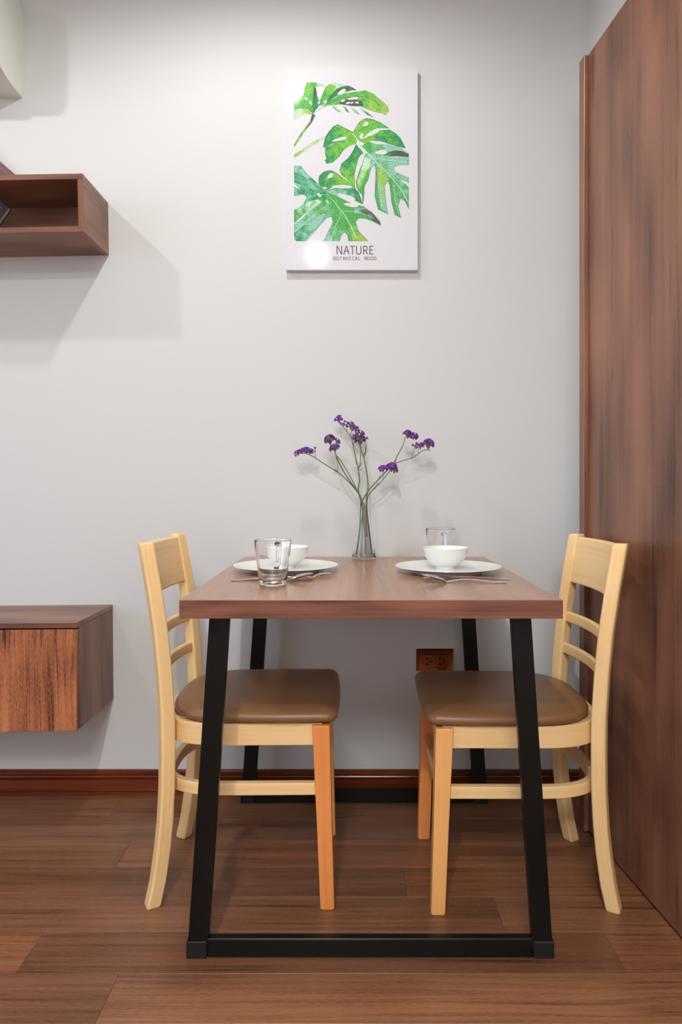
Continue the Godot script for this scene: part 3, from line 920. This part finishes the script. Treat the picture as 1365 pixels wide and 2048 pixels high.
func build_room() -> void:
	# back wall, left wall, right wall (not quite square to the back), rear wall, ceiling
	setting("wall_back", Shape.new().box(Vector3(-1.1, CEIL / 2, WALL - 0.06), Vector3(4.6, CEIL, 0.12), 0.0).mesh(), M.paint)
	var w := Shape.new()          # left wall with the opening for the unseen window
	w.box(Vector3(-3.26, CEIL / 2, -1.585), Vector3(0.12, CEIL, 1.37), 0.0)
	w.box(Vector3(-3.26, CEIL / 2, 2.16), Vector3(0.12, CEIL, 1.12), 0.0)
	w.box(Vector3(-3.26, 0.45, 0.35), Vector3(0.12, 0.9, 2.5), 0.0)
	w.box(Vector3(-3.26, (2.4 + CEIL) / 2, 0.35), Vector3(0.12, CEIL - 2.4, 2.5), 0.0)
	setting("wall_left", w.mesh(), M.paint)
	setting("wall_right", Shape.new().box(Vector3(0.06, CEIL / 2, 2.46), Vector3(0.12, CEIL, 4.92), 0.0).mesh(), M.paint, Vector3(0.765, 0, WALL), 5.18)
	setting("wall_rear", Shape.new().box(Vector3(-0.95, CEIL / 2, 2.66), Vector3(4.9, CEIL, 0.12), 0.0).mesh(), M.paint)
	setting("ceiling", Shape.new().box(Vector3(-0.95, CEIL + 0.05, 0.15), Vector3(4.9, 0.1, 5.2), 0.0).mesh(), M.ceiling)
	var win := Node3D.new()  # window out of view, placed to bring cool daylight onto the walls and panel
	win.name = "unseen_window_1"
	win.set_meta("kind", "structure")
	add_child(win)
	win.position = Vector3(-3.26, 1.65, 0.35)
	win.rotation.y = PI / 2
	var fr := Shape.new()
	for s in [-1.0, 1.0]:
		fr.box(Vector3(s * 1.225, 0, 0), Vector3(0.05, 1.5, 0.06), 0.003)
		fr.box(Vector3(0, s * 0.725, 0), Vector3(2.4, 0.05, 0.06), 0.003)
	fr.box(Vector3(0, 0, 0), Vector3(0.05, 1.4, 0.06), 0.003)
	part("window_frame", fr.mesh(), M.frame_white, win)
	for s in [-1.0, 1.0]:
		part("window_pane", Shape.new().box(Vector3(s * 0.6125, 0, 0), Vector3(1.175, 1.40, 0.004), 0.0).mesh(), M.pane, win)
	# plank floor: boards 133 mm wide that run along x, each a piece of its own
	var fl := Node3D.new()
	fl.name = "floor"
	fl.set_meta("kind", "structure")
	add_child(fl)
	part("subfloor", Shape.new().box(Vector3(-0.95, -0.04, 0.15), Vector3(4.9, 0.06, 5.2), 0.0).mesh(), M.subfloor, fl)
	var rng := RandomNumberGenerator.new()
	rng.seed = 77
	var joints := {0: -0.69, -1: -0.478, 1: 0.343, 2: 0.133, 3: -0.62, 4: -0.27, 5: 0.52, 6: -0.10}
	var last := -1
	for row in range(-30, 7):
		var far_z := -(1.433 + 0.1333 * (row + 1))
		var near_z := -(1.433 + 0.1333 * row)
		far_z = maxf(far_z, WALL)
		if near_z - far_z < 0.01: continue
		var x0: float = joints[row] if joints.has(row) else rng.randf_range(-0.6, 0.6)
		while x0 > -3.2: x0 -= 1.253
		while x0 < 1.3:
			var a := maxf(x0, -3.2)
			var b := minf(x0 + 1.253, 1.3)
			x0 += 1.253
			if b - a < 0.02: continue
			var tone := rng.randi() % 4
			if tone == last: tone = (tone + 1) % 4
			last = tone
			var sh := Shape.new().box(Vector3((a + b) / 2, -0.005, (near_z + far_z) / 2), Vector3(b - a - 0.0004, 0.010, near_z - far_z - 0.0004), 0.0005)
			part("plank", sh.mesh(0, Vector2(rng.randf() * 3.0, rng.randf() * 3.0)), M["plank%d" % tone], fl)
	# moulded skirting of the back wall
	var prof := [[0.0, 0.0], [0.017, 0.0], [0.017, 0.0110], [0.0115, 0.0122], [0.0115, 0.0140], [0.0165, 0.0152], [0.0165, 0.0172], [0.0135, 0.0195], [0.0130, 0.0500], [0.0060, 0.0515], [0.0060, 0.0545], [0.0125, 0.0560], [0.0140, 0.0590], [0.0125, 0.0620], [0.0060, 0.0635], [0.0060, 0.0660], [0.0110, 0.0680], [0.0115, 0.0740], [0.0070, 0.0788], [0.0, 0.0795]]
	var rings := []
	for x in [-3.2, 0.762]:
		var r := PackedVector3Array()
		for p in prof: r.append(Vector3(x, p[1], WALL + p[0]))
		rings.append(r)
	setting("baseboard_back", Shape.new().loft(rings).mesh(0, Vector2.ZERO, 20.0), M.mahogany)
	# lamps in the ceiling
	downlight(-0.26, -1.485, 0.85, rgb8(253, 253, 250), "round ceiling downlight above the dining table")
	downlight(-1.62, -1.30, 0.75, rgb8(253, 253, 250), "round ceiling downlight above the wall cabinet")
	downlight(-0.26, 0.65, 2.2, rgb8(253, 253, 250), "round ceiling downlight over the middle of the room")
	# added square panel on the ceiling behind the viewer, soft fill from the front
	var t := thing("added_fill_panel", "added square white fill light on the ceiling, out of view", "ceiling light", Vector3(-0.05, CEIL, 1.75))
	part("frame", Shape.new().box(Vector3(0, -0.012, 0), Vector3(0.94, 0.024, 0.94), 0.003).mesh(), M.frame_white, t)
	var glow := plain(Color(1, 1, 1), 0.6)
	glow.emission_enabled = true
	glow.emission = rgb8(253, 253, 250)
	glow.emission_energy_multiplier = 2.0
	part("lamp_diffuser", Shape.new().box(Vector3(0, -0.0245, 0), Vector3(0.9, 0.002, 0.9), 0.0).mesh(), glow, t)
	var l := AreaLight3D.new()
	l.name = "lamp_light"
	l.area_size = Vector2(0.9, 0.9)
	l.position = Vector3(0, -0.03, 0)
	l.rotation_degrees = Vector3(-90, 0, 0)
	l.area_range = 9.0
	l.light_energy = 6.8
	l.light_color = rgb8(253, 253, 250)
	l.shadow_enabled = true
	t.add_child(l)

func build_wall_things() -> void:
	# tall wood panel by the right wall, with a proud strip along its far edge
	var t := thing("tall_wood_panel", "tall dark walnut panel with a proud vertical strip at its far edge", "wood panel", Vector3(0.6765, 0, -2.046), 5.18)
	part("panel_board", Shape.new().box(Vector3(0.02, 1.1225, 0.575), Vector3(0.04, 2.231, 1.15), 0.0015).mesh(1, Vector2(0.9, 0.33)), M.panel, t)
	part("edge_strip", Shape.new().box(Vector3(-0.0065, 1.1195, 0.0175), Vector3(0.0128, 2.231, 0.035), 0.001).mesh(1, Vector2(0.3, 0.61)), M.panel, t)
	part("dark_base_strip", Shape.new().box(Vector3(0.024, 0.0035, 0.575), Vector3(0.030, 0.007, 1.13), 0.0).mesh(1), M.dark, t)  # dark strip in the narrow gap between panel and floor

	# open box shelf
	t = thing("wall_shelf", "open walnut box shelf on the wall under the air conditioner", "shelf", Vector3(-0.789, 1.744, WALL))
	t.rotation.z = deg_to_rad(-1.0) * -1.0
	var L := 1.1
	var D := 0.213
	var H := 0.171
	part("top_board", Shape.new().box(Vector3(-L / 2, H - 0.008, D / 2), Vector3(L, 0.016, D), 0.0008).mesh(0, Vector2(0.2, 0.1)), M.walnut, t)
	part("bottom_board", Shape.new().box(Vector3(-(L + 0.016) / 2, 0.008, D / 2), Vector3(L - 0.016, 0.016, D), 0.0008).mesh(0, Vector2(0.7, 0.44)), M.walnut, t)
	part("side_board", Shape.new().box(Vector3(-0.008, (H - 0.016) / 2, D / 2), Vector3(0.016, H - 0.0165, D - 0.0006), 0.0008).mesh(2, Vector2(0.1, 0.52)), M.walnut, t)
	part("side_board", Shape.new().box(Vector3(-L + 0.008, H / 2, D / 2), Vector3(0.0155, H - 0.033, D - 0.0006), 0.0008).mesh(2, Vector2(0.3, 0.22)), M.walnut, t)
	part("back_board", Shape.new().box(Vector3(-L / 2, H / 2, 0.005), Vector3(L - 0.033, H - 0.033, 0.008), 0.0).mesh(0, Vector2(0.35, 0.9)), M.walnut, t)
	part("edge_band", Shape.new().box(Vector3(-L / 2, H - 0.008, D + 0.0003), Vector3(L, 0.0155, 0.0007), 0.0).mesh(0, Vector2(0.1, 0.03)), M.edge, t)
	part("edge_band", Shape.new().box(Vector3(-(L + 0.016) / 2, 0.008, D + 0.0003), Vector3(L - 0.0165, 0.0155, 0.0007), 0.0).mesh(0, Vector2(0.3, 0.06)), M.edge, t)
	part("edge_band", Shape.new().box(Vector3(-0.008, (H - 0.0165) / 2, D + 0.0003), Vector3(0.0155, H - 0.017, 0.0007), 0.0).mesh(1, Vector2(0.3, 0.1)), M.edge, t)

	# books on and in the shelf
	var bk := thing("book", "plum hardcover book tilted on top of the wall shelf", "book", Vector3(-1.134, 1.911, WALL + 0.03), 0.0, "plum books at the wall shelf")
	build_book(bk, M.book, 0.098, 0.16, 0.024, 49.0)
	bk = thing("book", "dark plum book leaning inside the open wall shelf", "book", Vector3(-1.108, 1.7555, WALL + 0.13), 0.0, "plum books at the wall shelf")
	build_book(bk, M.book_dark, 0.109, 0.078, 0.02, 55.0)

	# hung cabinet
	t = thing("wall_cabinet", "walnut wall-hung cabinet with rustic front below the shelf", "cabinet", Vector3(-0.774, 0.307, WALL))
	t.rotation.z = deg_to_rad(0.5)
	part("top_board", Shape.new().box(Vector3(-0.6, 0.298, 0.150), Vector3(1.2, 0.015, 0.300), 0.0008).mesh(0, Vector2(0.1, 0.3)), M.walnut, t)
	part("side_board", Shape.new().box(Vector3(-0.008, 0.145, 0.1385), Vector3(0.016, 0.289, 0.277), 0.0008).mesh(1, Vector2(0.1, 0.62)), M.walnut, t)
	part("side_board", Shape.new().box(Vector3(-1.192, 0.145, 0.1385), Vector3(0.016, 0.289, 0.277), 0.0008).mesh(1, Vector2(0.1, 0.12)), M.walnut, t)
	part("bottom_board", Shape.new().box(Vector3(-0.6, 0.0085, 0.140), Vector3(1.166, 0.016, 0.280), 0.0008).mesh(0, Vector2(0.7, 0.3)), M.walnut, t)
	part("back_board", Shape.new().box(Vector3(-0.6, 0.15, 0.005), Vector3(1.166, 0.26, 0.008), 0.0).mesh(0), M.walnut, t)
	for k in 2:
		part("door", Shape.new().box(Vector3(-0.3005 - 0.6 * k, 0.1435, 0.2910), Vector3(0.597, 0.286, 0.016), 0.0008).mesh(1, Vector2(0.45, 0.33 + 0.5 * k)), M.rustic, t).set_meta("label", "rustic reddish wood door with dark cracks")

	# air conditioner high on the wall
	t = thing("air_conditioner", "white wall-mounted air conditioner with curved underside", "air conditioner", Vector3(-1.068, 2.253, WALL))
	var prof := [[0.0, 0.0], [0.05, 0.0], [0.10, 0.004], [0.14, 0.014], [0.17, 0.031], [0.192, 0.056], [0.203, 0.086], [0.206, 0.13], [0.204, 0.25], [0.198, 0.275], [0.18, 0.29], [0.03, 0.296], [0.012, 0.288], [0.0, 0.27]]
	var rings := []
	for x in [-0.82, -0.817, -0.003, 0.0]:
		var inset := 0.003 if x == -0.82 or x == 0.0 else 0.0
		var r := PackedVector3Array()
		for p in prof: r.append(Vector3(x, clampf(p[1], inset, 0.296 - inset), clampf(p[0], 0.0, 0.206 - inset)))
		rings.append(r)
	part("casing", Shape.new().loft(rings).mesh(0, Vector2.ZERO, 30.0), M.white_plastic, t)
	part("louvre_flap", Shape.new().box(Vector3(-0.41, 0.010, 0.118), Vector3(0.70, 0.006, 0.060), 0.001).mesh(), M.grey_plastic, t)
	part("front_seam", Shape.new().box(Vector3(-0.41, 0.088, 0.2025), Vector3(0.80, 0.002, 0.003), 0.0).mesh(), M.grey_plastic, t)

	# botanical print on a board
	t = thing("wall_picture", "white framed print of green monstera leaves above the table", "picture", Vector3(-0.001, 2.014, WALL))
	part("board", Shape.new().box(Vector3(0, 0, 0.0095), Vector3(0.4235, 0.647, 0.019), 0.001).mesh(), M.board, t)
	var pm := plain(Color.WHITE, 0.05)
	pm.albedo_texture = print_texture()
	var q := Shape.new()
	var w := 0.2112
	var h := 0.3228
	q.box(Vector3(0, 0, 0.0194), Vector3(w * 2, h * 2, 0.0006), 0.0)
	for i in q.v.size(): q.uv[i] = Vector2(q.v[i].x / (2 * w) + 0.5, 0.5 - q.v[i].y / (2 * h))
	part("leaf_print", q.mesh(), pm, t).set_meta("label", "watercolour print of monstera leaves")
	for row in [["NATURE", -0.2595, 0.118, 0.0285], ["BOTANICAL MOOD", -0.2860, 0.138, 0.0116]]:
		var tm := TextMesh.new()
		var sf := SystemFont.new()
		sf.font_names = PackedStringArray(["Droid Sans Mono" if row[0] != "NATURE" else "Droid Sans"])
		tm.font = sf
		tm.text = row[0]
		tm.font_size = 64
		tm.pixel_size = 0.01
		tm.depth = 0.01
		var bb := tm.get_aabb()
		var o := part("lettering", tm, M.ink, t, Vector3(0.0095, row[1], 0.0199))
		o.scale = Vector3(row[2] / bb.size.x, row[3] / bb.size.y, 0.06)
		o.position.y -= bb.get_center().y * o.scale.y
		o.position.x -= bb.get_center().x * o.scale.x

	# double socket
	t = thing("wall_socket", "bronze double power socket on the wall under the table", "socket", Vector3(0.2685, 0.433, WALL))
	part("chrome_rim", Shape.new().box(Vector3(0, 0, 0.003), Vector3(0.1235, 0.0745, 0.006), 0.003).mesh(), M.chrome, t)
	part("face_plate", Shape.new().box(Vector3(-0.001, 0, 0.0045), Vector3(0.119, 0.070, 0.006), 0.002).mesh(), M.bronze, t)
	part("socket_insert", Shape.new().box(Vector3(-0.001, -0.002, 0.006), Vector3(0.074, 0.044, 0.005), 0.001).mesh(), M.bronze, t)
	for k in 2:
		var sx := -0.024 + 0.041 * k
		for p in [[-0.002, 0.008], [-0.002, -0.010], [0.011, -0.001]]:
			part("pin_hole", Shape.new().lathe([[0.0, -0.001], [0.0042, -0.001], [0.0042, 0.0006], [0.0, 0.0006]], Vector3.ZERO, 14).mesh(), M.dark, t, Vector3(sx + p[0], p[1] - 0.002, 0.0082)).rotation.x = PI / 2

func build_book(t: Node3D, cover: Material, w: float, h: float, thick: float, lean: float) -> void:
	# stands on its lower corner, leaning by the given angle in its own plane
	var inner := Transform3D(Basis(Vector3(0, 0, 1), deg_to_rad(lean)), Vector3.ZERO)
	var low := INF
	for c in [Vector3(0, 0, 0), Vector3(w, 0, 0), Vector3(0, h, 0), Vector3(w, h, 0)]: low = minf(low, (inner * c).y)
	inner.origin.y = -low
	var bits := [
		["cover", Vector3(w / 2, h / 2, thick / 2 - 0.001), Vector3(w, h, 0.002), cover], ["cover", Vector3(w / 2, h / 2, -thick / 2 + 0.001), Vector3(w, h, 0.002), cover],
		["spine", Vector3(0.001, h / 2, 0), Vector3(0.002, h, thick - 0.004), cover], ["pages", Vector3(w / 2, h / 2, 0), Vector3(w - 0.006, h - 0.006, thick - 0.0045), M.paper],
		["cover_line", Vector3(w - 0.014, h / 2, thick / 2 + 0.0002), Vector3(0.0012, h - 0.03, 0.0006), M.book_line], ["cover_line", Vector3(w / 2, h - 0.014, thick / 2 + 0.0002), Vector3(w - 0.03, 0.0012, 0.0006), M.book_line]]
	for b in bits:
		var o := part(b[0], Shape.new().box(b[1], b[2], 0.0004).mesh(), b[3], t)
		o.transform = inner

func build_table_setting() -> void:
	make_plate("white dinner plate behind the front glass mug, holding a bowl", Vector3(-0.179, TOP, -1.888))
	make_plate("white dinner plate with a crossed spoon and fork in front of it", Vector3(0.255, TOP, -1.864))
	make_bowl("white bowl on the plate behind the front glass mug", Vector3(-0.179, TOP + 0.0093, -1.892))
	make_bowl("white bowl on the plate in front of the far glass mug", Vector3(0.2485, TOP + 0.0093, -1.866))
	make_mug("clear glass mug in front of the left-hand plate, handle behind", Vector3(-0.1845, TOP, -1.627), 84.0)
	make_mug("clear glass mug partly hidden behind a white bowl", Vector3(0.2587, TOP, -2.052), -86.0)
	make_spoon("steel spoon lying behind the front glass mug", Vector3(-0.165, TOP, -1.686), -2.0)
	make_fork("steel fork with its tines just under the plate by the front mug", Vector3(-0.152, TOP, -1.714), 3.0, 0.75)
	make_spoon("steel spoon crossing a fork in front of a white plate", Vector3(0.236, TOP, -1.658), 178.0)
	make_fork("straight steel fork lying behind a spoon beside a white plate", Vector3(0.272, TOP, -1.714), 180.5, 0.1)
	# vase: a tall cone of clear glass with a thick foot
	var vase_at := Vector3(0.0365, TOP, -2.190)
	var prof := [[0.0, 0.0015], [0.030, 0.0015], [0.0350, 0.0], [0.0375, 0.002], [0.0380, 0.006], [0.0365, 0.013], [0.0330, 0.035], [0.0275, 0.070], [0.0215, 0.110], [0.0172, 0.145], [0.0160, 0.165], [0.0166, 0.182], [0.0178, 0.1885], [0.0172, 0.1895], [0.0162, 0.1890], [0.0150, 0.180], [0.0145, 0.165], [0.0157, 0.145], [0.0200, 0.110], [0.0260, 0.070], [0.0314, 0.035], [0.0345, 0.014], [0.0325, 0.0085], [0.0, 0.0075]]
	var v := part(numbered("glass_vase"), Shape.new().lathe(prof, Vector3.ZERO, 56).mesh(0, Vector2.ZERO, 45.0), M.glass, self, vase_at)
	tag(v, "tall narrow clear glass vase at the back of the table", "vase")
	make_flowers(vase_at)
